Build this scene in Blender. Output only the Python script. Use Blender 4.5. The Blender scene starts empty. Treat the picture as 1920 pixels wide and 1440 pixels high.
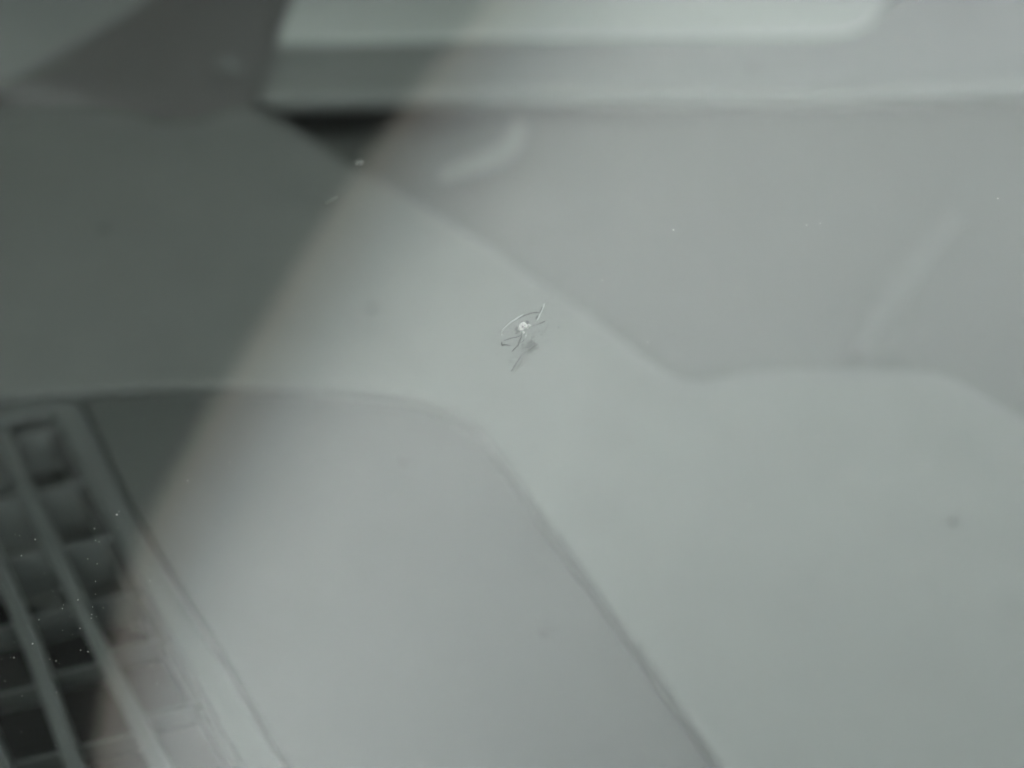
import bpy, bmesh, math, random
from mathutils import Vector, Matrix, noise
random.seed(7)
sc = bpy.context.scene
R = math.radians

# ---------------------------------------------------------------- camera
PITCH, YAW = R(40), R(-15)
FWD = Vector((math.sin(YAW) * math.cos(PITCH), math.cos(YAW) * math.cos(PITCH), -math.sin(PITCH)))
RIGHT = Vector((math.cos(YAW), -math.sin(YAW), 0))
UP = RIGHT.cross(FWD)
CAM = -0.2 * FWD
cd = bpy.data.cameras.new("camera")
cam = bpy.data.objects.new("camera", cd)
sc.collection.objects.link(cam)
cam.matrix_world = Matrix.Translation(CAM) @ Matrix((RIGHT, UP, -FWD)).transposed().to_4x4()
cd.sensor_width = 36
cd.lens = 18 / math.tan(R(30))
cd.clip_start = 0.005
cd.clip_end = 400
cd.dof.use_dof = True
cd.dof.focus_distance = 0.196
cd.dof.aperture_fstop = 5.0
sc.camera = cam
FPX = 960 / math.tan(R(30))

# ---------------------------------------------------------------- sky, sun, exposure
w = bpy.data.worlds.new("World")
sc.world = w
w.use_nodes = True
nt = w.node_tree
nt.nodes.clear()
sky = nt.nodes.new("ShaderNodeTexSky")
sky.sky_type = 'NISHITA'
sky.sun_disc = False
sky.sun_elevation = R(62)
sky.sun_rotation = R(290)
sky.air_density = 0.7
sky.dust_density = 10.0
sky.ozone_density = 0.3
bg = nt.nodes.new("ShaderNodeBackground")
bg.inputs[1].default_value = 0.10
wo = nt.nodes.new("ShaderNodeOutputWorld")
hs = nt.nodes.new("ShaderNodeHueSaturation")      # an overcast sky is paler than a clear one
hs.inputs["Saturation"].default_value = 0.35
nt.links.new(sky.outputs[0], hs.inputs["Color"])
nt.links.new(hs.outputs[0], bg.inputs[0])
nt.links.new(bg.outputs[0], wo.inputs[0])
sd = bpy.data.lights.new("sun", 'SUN')
sd.energy = 0.7
sd.angle = R(45)
sd.color = (1.0, 0.985, 0.96)
sun = bpy.data.objects.new("sun", sd)
sc.collection.objects.link(sun)
sun.rotation_euler = Vector((math.sin(R(290)) * math.cos(R(62)), math.cos(R(290)) * math.cos(R(62)), math.sin(R(62)))).to_track_quat('Z', 'Y').to_euler()
sc.view_settings.view_transform = 'Standard'
sc.view_settings.look = 'None'
sc.view_settings.gamma = 1
sc.view_settings.use_curve_mapping = False
sc.view_settings.exposure = 3.30
sc.cycles.use_denoising = True
sc.cycles.use_adaptive_sampling = False
sc.cycles.max_bounces = 10
sc.cycles.transparent_max_bounces = 24
sc.cycles.sample_clamp_indirect = 6

# ---------------------------------------------------------------- rays
GS = R(33)                                       # slope of the windscreen
GN = Vector((0, -math.sin(GS), math.cos(GS)))
GT = Vector((0, math.cos(GS), math.sin(GS)))     # up along the glass
THICK = 0.006

def ray(px, py):
    return (FWD + RIGHT * ((px - 960) / FPX) + UP * ((720 - py) / FPX)).normalized()

def at(px, py, z):                               # point of a horizontal level of the dashboard
    z -= 0.03
    d = ray(px, py)
    return CAM + d * ((z - CAM.z) / d.z)

def on_glass(px, py, depth=0.0):                 # point of the windscreen
    d = ray(px, py)
    return CAM + d * ((-depth - CAM.dot(GN)) / d.dot(GN))

def mirrored(px, py, z):                         # what the windscreen mirrors at height z
    g = on_glass(px, py)
    d = ray(px, py)
    r = d - 2 * d.dot(GN) * GN
    return g + r * ((z - g.z) / r.z)

# ---------------------------------------------------------------- materials
def mat(name, col, rough=0.6, spec=0.5, var=0.08, scale=60, bump=0.0, bscale=2000, metal=0.0):
    m = bpy.data.materials.new(name)
    m.use_nodes = True
    n = m.node_tree
    b = n.nodes["Principled BSDF"]
    b.inputs["Roughness"].default_value = rough
    b.inputs["Specular IOR Level"].default_value = spec
    b.inputs["Metallic"].default_value = metal
    tc = n.nodes.new("ShaderNodeTexCoord")
    nz = n.nodes.new("ShaderNodeTexNoise")
    nz.inputs["Scale"].default_value = scale
    nz.inputs["Detail"].default_value = 4
    n.links.new(tc.outputs["Object"], nz.inputs["Vector"])
    cr = n.nodes.new("ShaderNodeMix")
    cr.data_type = 'RGBA'
    cr.inputs[6].default_value = (*[c * (1 - var) for c in col], 1)
    cr.inputs[7].default_value = (*[min(1, c * (1 + var)) for c in col], 1)
    n.links.new(nz.outputs["Fac"], cr.inputs[0])
    n.links.new(cr.outputs[2], b.inputs["Base Color"])
    if bump:
        n2 = n.nodes.new("ShaderNodeTexNoise")
        n2.inputs["Scale"].default_value = bscale
        n.links.new(tc.outputs["Object"], n2.inputs["Vector"])
        bp = n.nodes.new("ShaderNodeBump")
        bp.inputs["Strength"].default_value = bump
        bp.inputs["Distance"].default_value = 0.0003
        n.links.new(n2.outputs["Fac"], bp.inputs["Height"])
        n.links.new(bp.outputs[0], b.inputs["Normal"])
    return m

def glass_mat(name, tint, f0=0.0355, film=0.0):
    m = bpy.data.materials.new(name)
    m.use_nodes = True
    n = m.node_tree
    n.nodes.clear()
    L = n.links.new
    geo = n.nodes.new("ShaderNodeNewGeometry")
    dot = n.nodes.new("ShaderNodeVectorMath"); dot.operation = 'DOT_PRODUCT'
    L(geo.outputs["Normal"], dot.inputs[0]); L(geo.outputs["Incoming"], dot.inputs[1])
    ab = n.nodes.new("ShaderNodeMath"); ab.operation = 'ABSOLUTE'
    L(dot.outputs["Value"], ab.inputs[0])
    om = n.nodes.new("ShaderNodeMath"); om.operation = 'SUBTRACT'; om.inputs[0].default_value = 1
    L(ab.outputs[0], om.inputs[1])
    pw = n.nodes.new("ShaderNodeMath"); pw.operation = 'POWER'; pw.inputs[1].default_value = 5
    L(om.outputs[0], pw.inputs[0])
    ma = n.nodes.new("ShaderNodeMath"); ma.operation = 'MULTIPLY_ADD'
    ma.inputs[1].default_value = 1 - f0; ma.inputs[2].default_value = f0
    L(pw.outputs[0], ma.inputs[0])
    tr = n.nodes.new("ShaderNodeBsdfTransparent"); tr.inputs[0].default_value = (*tint, 1)
    gl = n.nodes.new("ShaderNodeBsdfGlossy"); gl.inputs["Roughness"].default_value = 0.0
    mx = n.nodes.new("ShaderNodeMixShader")
    L(ma.outputs[0], mx.inputs[0]); L(tr.outputs[0], mx.inputs[1]); L(gl.outputs[0], mx.inputs[2])
    o = n.nodes.new("ShaderNodeOutputMaterial")
    if film:                                     # thin uneven film of dust and wiper smears
        tc = n.nodes.new("ShaderNodeTexCoord")
        mp = n.nodes.new("ShaderNodeMapping"); mp.inputs["Scale"].default_value = (9, 26, 26); mp.inputs["Rotation"].default_value = (0, 0, 0.5)
        nz = n.nodes.new("ShaderNodeTexNoise"); nz.inputs["Scale"].default_value = 1.6; nz.inputs["Detail"].default_value = 6; nz.inputs["Roughness"].default_value = 0.6
        L(tc.outputs["Object"], mp.inputs[0]); L(mp.outputs[0], nz.inputs["Vector"])
        rg = n.nodes.new("ShaderNodeMapRange")
        rg.inputs[1].default_value = 0.35; rg.inputs[2].default_value = 0.7; rg.inputs[3].default_value = film * 0.25; rg.inputs[4].default_value = film
        L(nz.outputs["Fac"], rg.inputs[0])
        df = n.nodes.new("ShaderNodeBsdfDiffuse"); df.inputs[0].default_value = (0.5, 0.49, 0.46, 1)
        m2 = n.nodes.new("ShaderNodeMixShader")
        L(rg.outputs[0], m2.inputs[0]); L(mx.outputs[0], m2.inputs[1]); L(df.outputs[0], m2.inputs[2])
        mx = m2
    L(mx.outputs[0], o.inputs[0])
    return m

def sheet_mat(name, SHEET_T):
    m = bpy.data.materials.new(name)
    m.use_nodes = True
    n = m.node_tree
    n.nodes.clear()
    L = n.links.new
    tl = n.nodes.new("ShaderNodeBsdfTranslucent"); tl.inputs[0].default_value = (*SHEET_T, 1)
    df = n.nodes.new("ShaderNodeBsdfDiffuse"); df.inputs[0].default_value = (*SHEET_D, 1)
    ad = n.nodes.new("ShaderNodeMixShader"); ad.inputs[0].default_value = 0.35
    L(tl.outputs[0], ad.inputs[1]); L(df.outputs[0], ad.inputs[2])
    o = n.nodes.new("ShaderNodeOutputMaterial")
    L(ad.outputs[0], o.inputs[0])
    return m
SHEET_T = (0.84, 0.925, 0.93)
SHEET_D = (0.60, 0.50, 0.36)

M = dict(
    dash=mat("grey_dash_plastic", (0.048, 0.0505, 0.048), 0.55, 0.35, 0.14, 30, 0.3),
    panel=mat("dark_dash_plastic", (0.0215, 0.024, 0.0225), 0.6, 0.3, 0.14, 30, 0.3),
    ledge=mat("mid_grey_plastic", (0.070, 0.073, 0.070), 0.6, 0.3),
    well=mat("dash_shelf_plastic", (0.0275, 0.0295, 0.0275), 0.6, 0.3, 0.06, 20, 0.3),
    hood=mat("soft_hood_plastic", (0.084, 0.087, 0.085), 0.6, 0.35),
    lip=mat("vent_lip_plastic", (0.010, 0.011, 0.0105), 0.6, 0.3),
    vane=mat("vane_plastic", (0.024, 0.0265, 0.0255), 0.6, 0.3),
    rib=mat("faint_rib_plastic", (0.038, 0.040, 0.038), 0.6, 0.3),
    bezel=mat("black_bezel_plastic", (0.035, 0.034, 0.033), 0.6, 0.3),
    trim=mat("light_trim", (0.215, 0.222, 0.214), 0.8, 0.15),
    rail=mat("vent_plastic", (0.030, 0.033, 0.032), 0.45, 0.4),
    black=mat("duct_black", (0.004, 0.004, 0.004), 0.9, 0.1),
    frost=mat("crushed_glass", (0.22, 0.22, 0.21), 0.5, 0.5, 0.5, 1800),
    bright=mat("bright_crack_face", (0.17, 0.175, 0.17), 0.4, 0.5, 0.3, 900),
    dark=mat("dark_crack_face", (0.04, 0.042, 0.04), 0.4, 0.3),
    deep=mat("chip_ghost_tone", (0.050, 0.053, 0.051), 0.5, 0.3),
    deep2=mat("faint_crack_face", (0.075, 0.078, 0.076), 0.5, 0.3),
    dust=mat("pale_grit", (0.34, 0.34, 0.31), 0.7, 0.3, 0.4, 900),
    lint=mat("pale_lint", (0.085, 0.088, 0.083), 0.8, 0.2),
    crumb=mat("dark_crumb", (0.031, 0.031, 0.031), 0.8, 0.1),
    glass=glass_mat("windscreen_glass", (0.955, 0.975, 0.962), film=0.0045),
    side=glass_mat("side_glass", (0.85, 0.9, 0.87)),
    paint=mat("car_paint", (0.30, 0.31, 0.32), 0.3, 0.5, 0.02, 5),
    rubber=mat("seal_rubber", (0.015, 0.015, 0.015), 0.7, 0.3),
    seat=mat("seat_fabric", (0.03, 0.03, 0.03), 0.9, 0.2),
    liner=mat("headliner", (0.25, 0.24, 0.22), 0.9, 0.1),
    concrete=mat("asphalt", (0.07, 0.062, 0.052), 0.9, 0.2, 0.15, 3),
    timber=mat("dark_stained_timber", (0.009, 0.0075, 0.006), 0.8, 0.2, 0.3, 8),
    brick=mat("brown_render", (0.16, 0.12, 0.09), 0.9, 0.2, 0.2, 5),
    slab_ochre=mat("warm_bounce_slab", (0.55, 0.43, 0.30), 0.9, 0.2, 0.1, 5),  # warm underside of the added slab, bounces light onto the sheet edge
    steel=mat("grey_steel", (0.25, 0.25, 0.25), 0.5, 0.5, 0.1, 8),
    sheet=sheet_mat("frosted_sheet", SHEET_T),
    fringe1=sheet_mat("warm_fringe_sheet", (0.88, 0.85, 0.745)),
    fringe2=sheet_mat("pale_fringe_sheet", (0.86, 0.90, 0.87)),
)

# ---------------------------------------------------------------- object helpers
def link(name, me, m, parent=None):
    o = bpy.data.objects.new(name, me)
    sc.collection.objects.link(o)
    if m: me.materials.append(m)
    if parent: o.parent = parent
    return o

def obj(name, bm, m, parent=None, smooth=False):
    bmesh.ops.recalc_face_normals(bm, faces=bm.faces)
    me = bpy.data.meshes.new(name)
    bm.to_mesh(me); bm.free()
    if smooth:
        for p in me.polygons: p.use_smooth = True
    return link(name, me, M[m], parent)

def tag(o, label=None, cat=None, group=None, kind=None):
    if label: o["label"] = label
    if cat: o["category"] = cat
    if group: o["group"] = group
    if kind: o["kind"] = kind
    return o

def empty(name, loc=(0, 0, 0)):
    o = bpy.data.objects.new(name, None)
    o.empty_display_size = 0.1
    sc.collection.objects.link(o)
    o.location = loc
    return o

def prism(pts, down, bm=None):
    """pts: top outline (Vectors), extruded by the vector down"""
    bm = bm or bmesh.new()
    t = [bm.verts.new(p) for p in pts]
    b = [bm.verts.new(p + down) for p in pts]
    bm.faces.new(t)
    bm.faces.new(b[::-1])
    n = len(t)
    for i in range(n):
        bm.faces.new((t[i], b[i], b[(i + 1) % n], t[(i + 1) % n]))
    return bm

def bevel_mod(o, wd, seg=3):
    b = o.modifiers.new("bevel", 'BEVEL')
    b.width = wd; b.segments = seg; b.limit_method = 'ANGLE'; b.angle_limit = R(40)
    return o

def box(x0, x1, y0, y1, z0, z1, bm=None):
    return prism([Vector(p) for p in ((x0, y0, z1), (x1, y0, z1), (x1, y1, z1), (x0, y1, z1))], Vector((0, 0, z0 - z1)), bm)

def smooth_line(pts, n=6):
    """Catmull-Rom through 2-D points"""
    P = [pts[0]] + list(pts) + [pts[-1]]
    out = []
    for i in range(1, len(P) - 2):
        for k in range(n):
            t = k / n
            out.append(tuple(0.5 * (2 * P[i][j] + (P[i + 1][j] - P[i - 1][j]) * t + (2 * P[i - 1][j] - 5 * P[i][j] + 4 * P[i + 1][j] - P[i + 2][j]) * t * t
                             + (3 * P[i][j] - P[i - 1][j] - 3 * P[i + 1][j] + P[i + 2][j]) * t ** 3) for j in range(len(P[0]))))
    out.append(tuple(pts[-1]))
    return out

# ================================================================= ground, building, added sheet for the sky (seen mirrored in the glass)
g = obj("ground", box(-60, 60, -60, 60, -1.6, -1.05), "concrete"); tag(g, kind="structure")

HE = 2.3                                          # height of the eave above the glass
edge_px = [(1010, -190), (870, 0), (752, 150), (640, 305), (507, 510), (388, 715), (300, 865), (222, 1010), (165, 1190), (128, 1440), (100, 1700)]
edge = [mirrored(x, y, HE) for x, y in smooth_line(edge_px, 3)]
y_back, y_front = edge[0].y, edge[-1].y
house = empty("house", (-4.5, 0, -1.05))
tag(house, "brown rendered house whose dark timber eave reaches over the car, with an added slab for shade", "house")
def hobj(name, bm, m, sub=None):
    bmesh.ops.translate(bm, verts=bm.verts, vec=-Vector(house.location))
    return obj(name, bm, m, sub or house)
ext = [Vector((edge[0].x, 7, HE))] + edge + [Vector((edge[-1].x - 0.15, -5, HE))]
poly = ext + [Vector((-4.0, -5, HE)), Vector((-4.0, 7, HE))]
hobj("eave", prism(poly, Vector((0, 0, 0.16))), "timber")
hobj("wall", box(-4.6, -4.0, -5, 7, -1.05, 5.0), "brick")
OVER = -0.13  # slab added above the sheet to shade its edge into a gradient
shade_pts = [p + Vector((OVER, 0, 0.72)) for p in ext] + [Vector((-4.0, -5, HE + 0.72)), Vector((-4.0, 7, HE + 0.72))]
hobj("shade_slab", prism(shade_pts, Vector((0, 0, 0.2))), "slab_ochre")

added_canopy = empty("added_canopy", (3.2, 1, -1.05))  # added sheet in place of open sky, arched so its brightness falls off
tag(added_canopy, "added frosted white sheet on steel posts, standing in for the bright sky", "added_canopy")
def cobj(name, bm, m):
    bmesh.ops.translate(bm, verts=bm.verts, vec=-Vector(added_canopy.location))
    return obj(name, bm, m, added_canopy)
bm = bmesh.new()
rows = []
for p in [ext[0]] + ext[1:-1] + [ext[-1]]:
    row = []
    f = 1 + 0.35 * max(0.0, min(1.6, -0.3 - p.y))
    x, z = p.x - 0.03, HE + 0.165
    while True:
        row.append(bm.verts.new((x, p.y, z)))
        if len(row) > 30: break
        th = min(R(52), 0.26 * f * max(0.0, x - p.x - 0.35))
        st = (1.95 - (p.x - 0.03)) / 30
        x += st; z -= st * math.tan(th)
    rows.append(row)
for a, b in zip(rows, rows[1:]):
    for k in range(30): bm.faces.new((a[k], a[k + 1], b[k + 1], b[k]))
rows = [[v.co.copy() for v in rw] for rw in rows]
sheet = cobj("sky_sheet", bm, "sheet")
sheet.data.shade_smooth()
sheet.data.materials.append(M["fringe1"]); sheet.data.materials.append(M["fringe2"])   # warm fringe of light, tinted into the columns along the eave
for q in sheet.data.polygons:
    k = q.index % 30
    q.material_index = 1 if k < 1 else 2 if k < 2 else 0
print("mirror extents", mirrored(1920, 0, HE), mirrored(1920, 1440, HE), mirrored(400, 715, HE))
for yy in (-4.9, 6.9):
    cobj("post", box(1.9, 1.98, yy - .05, yy + .05, -1.05, 0.7), "steel")
cobj("beam", prism([rows[0][-1], rows[0][-1] + Vector((.06, 0, 0)), rows[-1][-1] + Vector((.06, 0, 0)), rows[-1][-1]], Vector((0, 0, -.1))), "steel")

# ================================================================= the car
car = empty("car", (0, 0.6, -1.05))
tag(car, "car whose windscreen has a small stone chip over the grey dashboard and demister vent", "car")
OFF = -Vector(car.location)
def part(name, bm, m, parent=None, smooth=False):
    bmesh.ops.translate(bm, verts=bm.verts, vec=OFF)
    return obj(name, bm, m, parent or car, smooth)

# windscreen : one slab of laminated glass
def slab(x0, x1, s0, s1):
    pts = [Vector((x0, 0, 0)) + GT * s0, Vector((x1, 0, 0)) + GT * s0, Vector((x1, 0, 0)) + GT * s1, Vector((x0, 0, 0)) + GT * s1]
    return prism(pts, -GN * THICK)
screen = part("windscreen", slab(-0.70, 0.70, -0.27, 0.72), "glass")

# chip in the outer glass layer --------------------------------------------------
Z = (260 / 1920, 860, 540)                        # from close-up measure to photo pixels
def zp(x, y): return (x * Z[0] + Z[1], y * Z[0] + Z[2])

def ribbon(pts, widths, depth=0.0005, th=0.0002):
    """thin flake of crack following pts (close-up measure), widths in the same measure"""
    S = smooth_line([(x, y, wd) for (x, y), wd in zip(pts, widths)], 5)
    L, Rr = [], []
    for i, (x, y, wd) in enumerate(S):
        a = S[max(0, i - 1)]; b = S[min(len(S) - 1, i + 1)]
        dx, dy = b[0] - a[0], b[1] - a[1]
        n = math.hypot(dx, dy) or 1
        j = 1 + 0.45 * noise.noise(Vector((x * .05, y * .05, 3)))
        wd *= 0.85
        ox, oy = -dy / n * wd * j / 2, dx / n * wd * j / 2
        L.append(on_glass(*zp(x + ox, y + oy), depth)); Rr.append(on_glass(*zp(x - ox, y - oy), depth))
    return prism(L + Rr[::-1], -GN * th)

def blob(pts, depth=0.0005, th=0.0003, rough=0.0):
    S = smooth_line(list(pts) + [pts[0]], 4)[:-1]
    S = [(x + rough * noise.noise(Vector((x * .08, y * .08, 1))), y + rough * noise.noise(Vector((x * .08, y * .08, 9)))) for x, y in S]
    return prism([on_glass(*zp(x, y), depth) for x, y in S], -GN * th)

# the pit: a ragged little crater of crushed glass with a raised, uneven face
def crater():
    bm = bmesh.new()
    c0 = (886, 535)
    rim = smooth_line([(886 + (x - 886) * .86, 535 + (y - 535) * .9) for x, y in [(822, 545), (840, 505), (870, 475), (915, 468), (945, 488), (962, 520), (935, 552), (905, 570), (880, 598), (845, 592), (820, 575), (822, 545)]], 4)[:-1]
    rings = []
    for k, f in enumerate((1.0, 0.82, 0.6, 0.36, 0.15)):
        r = []
        for i, (x, y) in enumerate(rim):
            px = c0[0] + (x - c0[0]) * f; py = c0[1] + (y - c0[1]) * f
            h = 0.00012 * (1 - f) * 0.5 + 0.00016 * noise.noise(Vector((px * .07, py * .07, 5)))
            if k == 0:
                px += 9 * noise.noise(Vector((px * .09, py * .09, 2))); py += 9 * noise.noise(Vector((px * .09, py * .09, 7)))
            r.append(bm.verts.new(on_glass(*zp(px, py), -0.00004 - h - (0 if k else -0.0001))))
        rings.append(r)
    n = len(rim)
    for a, b in zip(rings, rings[1:]):
        for i in range(n): bm.faces.new((a[i], a[(i + 1) % n], b[(i + 1) % n], b[i]))
    bm.faces.new(rings[-1])
    return bm
part("impact_pit", crater(), "frost", screen)
for pts in (((955, 505), (975, 495), (1000, 520), (975, 528)), ((940, 545), (965, 530), (962, 550), (948, 560)),
            ((886, 600), (905, 598), (910, 622), (895, 628))):
    part("glass_flake", blob(pts, -0.00005, 0.0001, 6), "frost", screen)
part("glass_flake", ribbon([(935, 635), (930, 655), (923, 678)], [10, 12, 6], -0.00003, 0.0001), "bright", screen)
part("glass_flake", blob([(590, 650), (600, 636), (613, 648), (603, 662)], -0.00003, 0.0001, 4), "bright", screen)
part("pit_crack", blob([(880, 538), (888, 528), (896, 530), (892, 545), (884, 550)], -0.0002, 0.0001), "dark", screen)
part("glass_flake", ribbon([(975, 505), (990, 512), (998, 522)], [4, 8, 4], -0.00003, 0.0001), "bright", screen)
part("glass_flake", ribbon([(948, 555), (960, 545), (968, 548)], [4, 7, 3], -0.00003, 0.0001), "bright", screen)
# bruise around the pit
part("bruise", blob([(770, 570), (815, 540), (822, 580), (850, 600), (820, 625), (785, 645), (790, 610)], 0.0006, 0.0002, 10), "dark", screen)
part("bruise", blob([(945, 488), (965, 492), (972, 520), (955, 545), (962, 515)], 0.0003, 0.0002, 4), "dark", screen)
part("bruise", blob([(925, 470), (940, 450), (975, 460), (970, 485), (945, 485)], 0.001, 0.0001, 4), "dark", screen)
# the chip's mirrored ghost and shadow, painted as dark shapes near the inner face
part("chip_ghost", blob([(1015, 712), (1050, 758), (1092, 776), (1040, 802), (980, 845), (940, 842), (915, 825), (950, 785), (975, 748)], 0.0045, 0.0002, 10), "deep", screen)
part("chip_ghost", ribbon([(870, 915), (850, 965), (815, 1020), (765, 1090), (725, 1150)], [6, 20, 26, 22, 5], 0.0045), "deep", screen)
# cracks
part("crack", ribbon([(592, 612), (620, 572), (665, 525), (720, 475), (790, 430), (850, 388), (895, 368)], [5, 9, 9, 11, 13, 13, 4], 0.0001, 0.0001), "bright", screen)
part("crack", ribbon([(815, 428), (870, 400), (930, 372), (1000, 350), (1060, 340), (1128, 344)], [6, 10, 13, 12, 15, 6], -0.00002, 0.0001), "dark", screen)
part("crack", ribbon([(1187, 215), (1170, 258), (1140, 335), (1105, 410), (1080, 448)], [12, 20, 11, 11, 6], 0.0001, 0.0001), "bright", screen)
part("crack", ribbon([(1158, 262), (1142, 300), (1118, 345)], [8, 14, 8], -0.00002, 0.0001), "dark", screen)
part("crack", blob([(1095, 372), (1100, 395), (1075, 440), (1062, 430), (1075, 395)], 0.0006, 0.0001, 4), "dark", screen)
part("crack", ribbon([(1190, 462), (1150, 480), (1095, 500), (1030, 518)], [14, 14, 6, 5], -0.00002, 0.0001), "dark", screen)
part("crack", ribbon([(860, 655), (810, 678), (740, 690), (680, 712), (625, 724)], [6, 10, 8, 8, 4], -0.00002, 0.0001), "dark", screen)
part("crack", ribbon([(868, 620), (866, 680), (835, 745), (815, 800), (785, 790)], [8, 18, 16, 6, 4], -0.00002, 0.0001), "dark", screen)
part("crack", ribbon([(860, 730), (830, 790), (805, 815), (770, 845), (738, 880)], [6, 10, 10, 14, 5], -0.00002, 0.0001), "dark", screen)
part("crack", ribbon([(910, 712), (880, 745), (855, 765)], [6, 10, 4], -0.00002, 0.0001), "dark", screen)
part("crack", ribbon([(597, 745), (600, 790), (640, 785), (720, 800)], [8, 30, 16, 4], -0.00002, 0.0001), "dark", screen)

# dashboard ----------------------------------------------------------------------
ZB, ZA = -0.116, -0.1215
A_line = [(-500, 775), (-200, 752), (0, 742), (200, 728), (390, 721), (560, 724), (740, 740), (815, 760), (868, 786), (898, 806), (920, 836), (955, 884), (1025, 985), (1110, 1100), (1230, 1265), (1350, 1440), (1500, 1660)]
R_line = [(480, 205), (560, 243), (640, 298), (720, 343), (800, 390), (900, 450), (1000, 518), (1100, 583), (1180, 645), (1245, 692), (1290, 709), (1345, 706), (1400, 695),
          (1500, 689), (1620, 688), (1720, 693), (1780, 706), (1850, 740), (1930, 788), (2050, 870), (2250, 1010)]
A_s = smooth_line(A_line, 5); R_s = smooth_line(R_line, 5)
left = [(-600, 215), (-100, 205), (240, 200), (400, 200)]
topB = [at(x, y, ZB) for x, y in [*left, *R_s, (2500, 1250), (2500, 1700)]]
botB = [at(x, y, ZB) for x, y in A_s[::-1]]
# close the front along the screen base, right of the vent panel
dash = part("dashboard", prism(topB + [at(1700, 1900, ZB)] + botB, Vector((0, 0, -0.016))), "dash")
bevel_mod(dash, 0.003, 4)
dash_group = dash
# vent panel a step below the top
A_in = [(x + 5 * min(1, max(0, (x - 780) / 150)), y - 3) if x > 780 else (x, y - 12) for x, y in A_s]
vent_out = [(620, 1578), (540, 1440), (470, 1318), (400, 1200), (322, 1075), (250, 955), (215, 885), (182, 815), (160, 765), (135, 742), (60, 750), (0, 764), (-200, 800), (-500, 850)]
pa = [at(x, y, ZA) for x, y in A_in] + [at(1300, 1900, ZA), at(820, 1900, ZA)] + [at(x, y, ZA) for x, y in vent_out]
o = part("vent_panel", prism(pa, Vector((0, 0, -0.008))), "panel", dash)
bevel_mod(o, 0.0015, 2)
# channel floor under the gap
part("shut_line", prism([at(x, y, ZA - 0.012) for x, y in [(-500, 650), (1000, 650), (1700, 1900), (900, 1900), (1000, 1450), (800, 900), (500, 790), (-500, 790)]], Vector((0, 0, -0.004))), "lip", dash)

# demister vent -------------------------------------------------------------------
ZV = ZA + 0.0015
def band(a, b, z, th, m, name, parent, bw=0.0008):
    """a, b: left and right outlines in photo pixels"""
    pts = [at(x, y, z) for x, y in a] + [at(x, y, z) for x, y in b[::-1]]
    return bevel_mod(part(name, prism(pts, Vector((0, 0, -th))), m, parent), bw, 3)
vent_cx = at(150, 1150, ZA)
frame_out = [(x - 4, y + 3) for x, y in vent_out[::-1]][:]
frame_in = [(-500, 885), (-200, 828), (0, 792), (40, 780), (80, 776), (104, 786), (122, 830), (150, 880), (182, 942), (212, 1000), (250, 1075), (296, 1160), (345, 1245), (395, 1335), (455, 1440), (530, 1578)]
frame = band(smooth_line(frame_in, 3), smooth_line(frame_out, 3), ZV, 0.006, "rail", "vent_frame", dash, 0.0022)
# inner lip of the frame, one step down
lip_in = [(-500, 905), (-200, 846), (0, 812), (40, 802), (66, 800), (88, 812), (104, 845), (132, 898), (166, 962), (198, 1022), (238, 1098), (284, 1182), (332, 1268), (384, 1360), (440, 1460), (510, 1590)]
band(smooth_line([(x, y) for x, y in lip_in], 3), smooth_line([(x + 6, y - 4) for x, y in frame_in], 3), ZV - 0.004, 0.02, "lip", "vent_lip", dash, 0.0004)
# duct below the grille
duct = bmesh.new()
dp = [(-500, 860), (0, 770), (90, 760), (150, 850), (250, 1050), (420, 1350), (560, 1600), (-500, 1900)]
dv = [duct.verts.new(at(x, y, ZV - 0.006)) for x, y in dp]
db = [duct.verts.new(v.co + Vector((0, 0, -0.055))) for v in dv]
for i in range(len(dv)):
    duct.faces.new((dv[i], db[i], db[(i + 1) % len(dv)], dv[(i + 1) % len(dv)]))
duct.faces.new(db)
part("vent_duct", duct, "black", dash)
bars = [
    [(-60, 660, 16), (0, 800, 20), (32, 880, 22), (68, 960, 24), (118, 1068, 26), (170, 1180, 27), (236, 1310, 30), (303, 1440, 33), (375, 1580, 36)],
    [(-60, 930, 20), (0, 1068, 26), (30, 1140, 28), (62, 1220, 30), (100, 1330, 31), (140, 1440, 34), (195, 1590, 37)],
    [(-130, 1120, 20), (-70, 1260, 22), (-12, 1390, 24), (12, 1450, 24), (70, 1600, 28)]]
bars_px = []
for b in bars:
    b = [p for p in b]
    s = smooth_line(b, 4)
    s = [p for p in s if p[1] > 790]
    bars_px.append(s)
    band([(x - wd / 2, y + wd * .22) for x, y, wd in s], [(x + wd / 2, y - wd * .22) for x, y, wd in s], ZV - 0.001, 0.007, "rail", "vent_bar", dash, 0.0012)
def x_on(line, y):
    for p, q in zip(line, line[1:]):
        if p[1] <= y <= q[1]:
            return p[0] + (q[0] - p[0]) * (y - p[1]) / (q[1] - p[1])
    return line[0][0] if y < line[0][1] else line[-1][0]
rail_line = [(x, y, 0) for x, y in smooth_line(frame_in[5:], 3)]
cols = [(bars_px[0], rail_line, [812, 915, 1018, 1122, 1212, 1335, 1468]),
        (bars_px[1], bars_px[0], [845, 942, 1042, 1150, 1258, 1392, 1520]),
        (bars_px[2], bars_px[1], [1075, 1185, 1300, 1425, 1560])]
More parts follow.
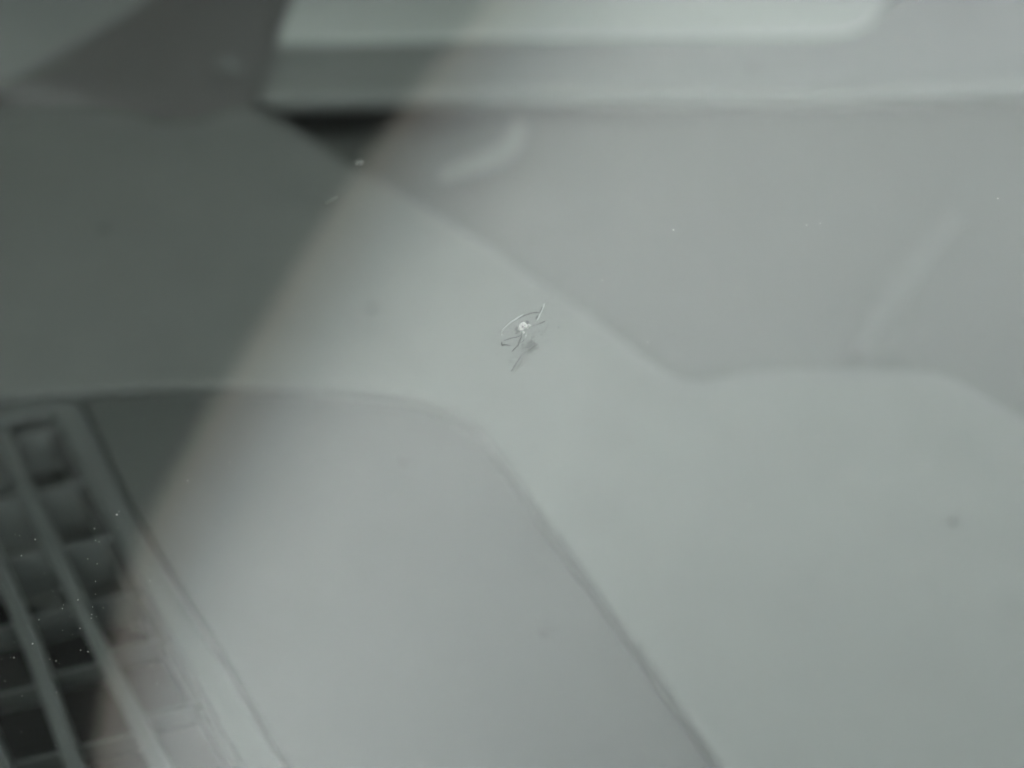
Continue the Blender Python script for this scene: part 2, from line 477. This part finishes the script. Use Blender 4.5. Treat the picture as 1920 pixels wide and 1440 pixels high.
for L_, R_, ys in cols:
    for k, y in enumerate(ys):
        xa = x_on(L_, y + 12); xb = x_on(R_, y - 16)
        if xb - xa < 5: continue
        # upper vanes lie open to the light, the lower ones stand nearly upright
        tilt = max(0.0, min(1.0, (1230 - y) / 250))
        p0 = at(xa - 5, y + 14, ZV - 0.002); p1 = at(xb + 8, y - 18, ZV - 0.002)
        ax = (p1 - p0).normalized()
        n = Vector((ax.y, -ax.x, 0)) * (1 if ax.x > 0 else -1)     # towards the camera
        dn = (Vector((0, 0, -1)) + n * 0.62 * tilt).normalized() * (0.0105 + 0.010 * tilt)
        th = n * -0.0009
        bm = prism([p0, p1, p1 + dn, p0 + dn], th)
        part("vent_vane", bm, "vane", dash)

# shelf behind the ridge: a low dished surface that climbs away from the screen
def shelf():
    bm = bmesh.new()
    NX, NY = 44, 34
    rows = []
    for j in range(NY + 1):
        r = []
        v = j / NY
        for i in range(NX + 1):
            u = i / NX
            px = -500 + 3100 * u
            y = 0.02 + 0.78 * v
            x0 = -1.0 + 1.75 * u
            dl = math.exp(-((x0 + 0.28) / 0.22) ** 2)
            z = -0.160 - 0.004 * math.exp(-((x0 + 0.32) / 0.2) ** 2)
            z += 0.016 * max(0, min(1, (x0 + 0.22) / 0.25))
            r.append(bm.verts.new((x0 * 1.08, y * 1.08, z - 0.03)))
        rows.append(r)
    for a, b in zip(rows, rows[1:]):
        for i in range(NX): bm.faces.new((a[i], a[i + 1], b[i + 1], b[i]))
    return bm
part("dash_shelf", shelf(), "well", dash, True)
# light strip and the crease beneath it
zt = -0.1185
tp = [(440, 74), (480, 0), (540, -95), (1700, -120), (1668, -20), (1650, 20), (1625, 46), (1590, 60), (1540, 65), (1400, 66), (1100, 68), (800, 70)]
o = part("dash_trim", prism([at(x, y, zt) for x, y in tp], Vector((0, 0, -0.02))), "trim", dash); bevel_mod(o, 0.0015, 3)
ledge = [(470, 200), (500, 100), (900, 96), (1300, 92), (1700, 96), (1760, 120), (1700, 180), (1300, 176), (900, 172), (700, 178)]
tp2 = [(430, 84), (800, 76), (1050, 60), (1300, 30), (1700, -40), (2500, -120), (2500, 130), (1900, 160), (1500, 172), (1100, 170), (800, 172), (420, 184)]
o = part("dash_ledge", prism([at(x, y, -0.1212) for x, y in tp2], Vector((0, 0, -0.018))), "ledge", dash); bevel_mod(o, 0.0085, 6)

# rib like a bent handle, and a straight rib
def rib(pts, z, wpx, name, m="dash", th=0.004):
    s = smooth_line(pts, 5)
    L, Rr = [], []
    for i, (x, y) in enumerate(s):
        a, b = s[max(0, i - 1)], s[min(len(s) - 1, i + 1)]
        dx, dy = b[0] - a[0], b[1] - a[1]; n = math.hypot(dx, dy)
        t = i / (len(s) - 1)
        wd = wpx * (0.45 + 0.55 * math.sin(math.pi * min(1, max(0, t * .8 + .1))))
        L.append(at(x - dy / n * wd / 2, y + dx / n * wd / 2, z)); Rr.append(at(x + dy / n * wd / 2, y - dx / n * wd / 2, z))
    return bevel_mod(part(name, prism(L + Rr[::-1], Vector((0, 0, -th))), m, dash), 0.0015, 2)
rib([(972, 222), (966, 255), (945, 283), (905, 302), (860, 318), (825, 333)], -0.140, 34, "pull_handle", "ledge", 0.002)
rib([(1800, 400), (1745, 465), (1690, 535), (1645, 600), (1605, 665)], -0.139, 46, "dash_rib", "rib", 0.002)

# instrument hood upper left
zt, zb = -0.0985, -0.1175
top = [(-700, 260), (-300, 215), (-100, 180), (20, 150), (120, 95), (210, 45), (285, -5), (400, -110), (560, -260)]
bot = [(-700, 330), (-300, 262), (-80, 222), (60, 210), (130, 208), (250, 222), (330, 243), (430, 225), (480, 192), (512, 100), (548, 0), (640, -200)]
T = [at(x, y, zt) for x, y in smooth_line(top, 4)]
def resample(P, n):
    d = [0]
    for a, b in zip(P, P[1:]): d.append(d[-1] + (b - a).length)
    out = []
    for k in range(n):
        s = d[-1] * k / (n - 1)
        i = max(0, min(len(P) - 2, next((q for q in range(len(d) - 1) if d[q + 1] >= s), len(P) - 2)))
        t = (s - d[i]) / max(1e-9, d[i + 1] - d[i]); out.append(P[i].lerp(P[i + 1], t))
    return out
Bt = [at(x, y, zb) for x, y in smooth_line(bot, 4)]
T, Bt = resample(T, 40), resample(Bt, 40)
bm = bmesh.new()
prof = []
for k in range(11):
    f = k / 10
    prof.append([bm.verts.new(Vector((*a.lerp(b, f).xy, a.z + (b.z - a.z) * f ** 2.6))) for a, b in zip(T, Bt)])
for a, b in zip(prof, prof[1:]):
    for i in range(39): bm.faces.new((a[i], a[i + 1], b[i + 1], b[i]))
part("instrument_bezel", bm, "bezel", dash, True)
hp = T + [T[-1] + Vector((-0.5, 0.25, 0)), T[0] + Vector((-0.4, 0.35, 0))]
o = part("instrument_hood", prism([p + Vector((0, 0, 0.0005)) for p in hp], Vector((0, 0, -0.004))), "hood", dash); bevel_mod(o, 0.002, 3)
# button on the bezel
kp = at(430, 128, -0.110)
d = ray(430, 128)
bm = bmesh.new()
bmesh.ops.create_uvsphere(bm, u_segments=20, v_segments=12, radius=0.011)
bmesh.ops.scale(bm, verts=bm.verts, vec=(1, 1, .8))
bmesh.ops.translate(bm, verts=bm.verts, vec=kp)
part("button", bm, "dash", dash, True)

# bits lying on the dashboard, thrown out of focus
def lump(px, py, z, r, m, name, label, cat, group=None, st=(1, 1, .5), rot=0):
    bm = bmesh.new()
    bmesh.ops.create_icosphere(bm, subdivisions=2, radius=r)
    for v in bm.verts: v.co *= 1 + 0.25 * noise.noise(v.co / r * 1.3 + Vector((px, py, 0)))
    bmesh.ops.scale(bm, verts=bm.verts, vec=st)
    bmesh.ops.rotate(bm, verts=bm.verts, cent=(0, 0, 0), matrix=Matrix.Rotation(rot, 3, 'Z'))
    o = obj(name, bm, m, None, True)
    p = at(px, py, z); o.location = (p.x, p.y, p.z + r * st[2] * .6)
    tag(o, label, cat, group)
    return o
o = lump(674, 305, ZB, 0.0011, "lint", "lint_ball", "tiny round pale fluff ball behind the windscreen above the dashboard ridge", "lint")
o.location = on_glass(674, 305, THICK + 0.0008)
o = lump(622, 374, ZB, 0.0011, "lint", "lint_strand", "short pale fibre behind the windscreen below the fluff ball", "lint", None, (1.9, .55, .45), 0)
o.rotation_euler = (on_glass(642, 364) - on_glass(608, 385)).to_track_quat('X', 'Z').to_euler()
o.location = on_glass(622, 374, THICK + 0.0008)
for px, py, r, z, lab in ((197, 430, .0024, ZB, "dark crumb on the dashboard below the instrument hood"),
                      (762, 866, .0024, ZA, "dark crumb on the vent panel below the curved edge"),
                      (1788, 980, .0016, ZB, "dark crumb alone on the right of the dashboard"),
                      (1022, 1187, .0022, ZA, "dark crumb low on the vent panel near the slanting groove"),
                      (698, 578, .0022, ZB, "dark crumb on the dashboard left of the stone chip"),
                      (1412, 125, .0030, -0.1212, "dark crumb on the ledge below the light trim")):
    lump(px, py, z, r, "crumb", "crumb", lab, "crumb", "crumbs on the dashboard")

# rest of the car: cowl, bonnet, pillars, roof, doors, cabin ----------------------
b0 = GT * -0.27; b1 = GT * 0.72
o = part("bonnet", prism([Vector((-.78, -1.25, -.25)), Vector((.78, -1.25, -.25)), Vector((.78, b0.y - .04, b0.z - .02)), Vector((-.78, b0.y - .04, b0.z - .02))], Vector((0, 0, -.03))), "paint"); bevel_mod(o, .012)
part("cowl", box(-.78, .78, b0.y - .038, b0.y + .005, b0.z - .09, b0.z - .022), "rubber")
part("roof", prism([Vector((-.68, b1.y, b1.z + .004)), Vector((.68, b1.y, b1.z + .004)), Vector((.66, 2.3, b1.z + .03)), Vector((-.66, 2.3, b1.z + .03))], Vector((0, 0, -.03))), "liner")
for s in (-1, 1):
    x = .702 * s
    q = [Vector((x, 0, 0)) + GT * -.29, Vector((x, 0, 0)) + GT * .74]
    q += [q[1] + Vector((.05 * s, 0, -.05)), q[0] + Vector((.05 * s, 0, -.05))]
    part("pillar", prism(q, Vector((.012 * s, 0, .012))), "paint")
    part("door", box(min(x, x + .06 * s), max(x, x + .06 * s), b0.y, 2.3, -.8, -.07), "paint")
    gl = [Vector((x + .03 * s, b0.y + .25, -.07)), Vector((x + .03 * s, b1.y, b1.z - .03)), Vector((x + .03 * s, 2.2, b1.z - .03)), Vector((x + .03 * s, 2.2, -.07))]
    part("side_window", prism(gl, Vector((.004, 0, 0))), "side")
part("rear_bulkhead", box(-.72, .72, 2.3, 2.34, -.8, b1.z), "seat")
part("floor_pan", box(-.72, .72, b0.y, 2.3, -.83, -.8), "seat")
part("firewall", box(-.70, .70, b0.y, b0.y + .02, -.8, b0.z - .095), "black")
for sx in (-.36, .36):
    o = part("seat", box(sx - .25, sx + .25, 1.15, 1.65, -.72, -.5), "seat"); bevel_mod(o, .05, 4)
    o = part("backrest", box(sx - .24, sx + .24, 1.62, 1.78, -.5, .12), "seat"); bevel_mod(o, .05, 4)
for s in (-1, 1):
    for yy in (-.75, 1.95):
        bm = bmesh.new()
        bmesh.ops.create_cone(bm, segments=40, radius1=.30, radius2=.30, depth=.19, cap_ends=True, matrix=Matrix.Translation((.67 * s, yy, -.75)) @ Matrix.Rotation(R(90), 4, 'Y'))
        o = part("wheel", bm, "rubber"); bevel_mod(o, .02)

# ================================================================= grit on the outer face of the glass
def fleck(bm, px, py, r):
    c = on_glass(px, py, -0.00006)
    n = random.randint(5, 7); a0 = random.random() * 6.28
    el = random.uniform(.5, 1)
    X = Vector((1, 0, 0))
    rot = random.random() * 3.14
    vs = []
    for i in range(n):
        a = a0 + i * 6.283 / n
        rr = r * random.uniform(.65, 1.15)
        u, v = rr * math.cos(a), rr * el * math.sin(a)
        u, v = u * math.cos(rot) - v * math.sin(rot), u * math.sin(rot) + v * math.cos(rot)
        vs.append(c + X * u + GT * v)
    prism(vs, GN * -0.00005, bm)
px1 = 0.23 / 1920                                     # size of one photo pixel on the glass
bm = bmesh.new()
seen = [(219, 965, 3.0), (223, 959, 1.2), (177, 991, 2.4), (66, 1011, 2.2), (40, 1042, 1.8), (179, 1013, 1.2), (186, 1016, 1.2), (182, 1057, 1.3), (179, 1090, 1.8), (179, 1114, 1.5),
        (146, 1125, 1.8), (119, 1134, 1.0), (117, 1141, 1.4), (73, 1162, 1.8), (172, 1152, 1.6), (171, 1159, 1.2), (150, 1178, 1.6), (61, 1207, 2.2), (27, 1204, 1.0), (26, 1233, 2.0),
        (105, 1239, 1.8), (151, 1219, 1.2), (165, 1222, 1.8), (93, 1236, 1.2), (9, 1277, 1.2), (106, 1298, 1.6), (41, 1305, 1.4), (281, 1089, 1.5), (260, 978, 1.3), (221, 989, 1.2),
        (352, 901, 1.8), (430, 867, 1.4), (214, 899, .9), (302, 838, .9), (387, 684, 1.2), (774, 707, 1.4), (857, 594, 1.3), (1129, 525, 1.8), (1263, 431, 2.2), (1512, 422, 2.0),
        (1538, 419, 1.8), (1508, 457, 1.2), (1871, 372, 2.4), (1886, 371, 1.2), (1055, 599, 1.4), (1214, 641, 1.6), (1158, 467, 1.2), (1207, 475, 1.1), (1101, 1112, 1.6), (675, 878, 1.4),
        (104, 1398, 1.2), (330, 948, .9), (340, 972, 1.0)]
for x, y, r in seen: fleck(bm, x, y, r * px1 * (0.85 if x < 500 else 0.6))
for _ in range(170):
    if random.random() < .6:
        x, y = random.gauss(130, 130), random.gauss(1120, 160)
    else:
        x, y = random.uniform(0, 1920), random.uniform(0, 1440)
    fleck(bm, x, y, random.choice((.25, .35, .5, .8)) * px1)
o = obj("dust", bm, "dust"); tag(o, "fine pale grit scattered over the windscreen glass", "dust", kind="stuff")
bm = bmesh.new()
for x, y, r in ((1872, 414, 1.6), (1544, 458, 1.6), (396, 902, 1.6), (462, 1043, 1.6), (489, 1075, 1.4), (1111, 553, 1.5), (1047, 614, 1.8), (810, 640, 1), (1700, 900, 1.1)):
    fleck(bm, x, y, r * px1 * .7)
o = obj("dark_grit", bm, "crumb"); tag(o, "tiny dark grit specks on the windscreen glass", "grit", kind="stuff")
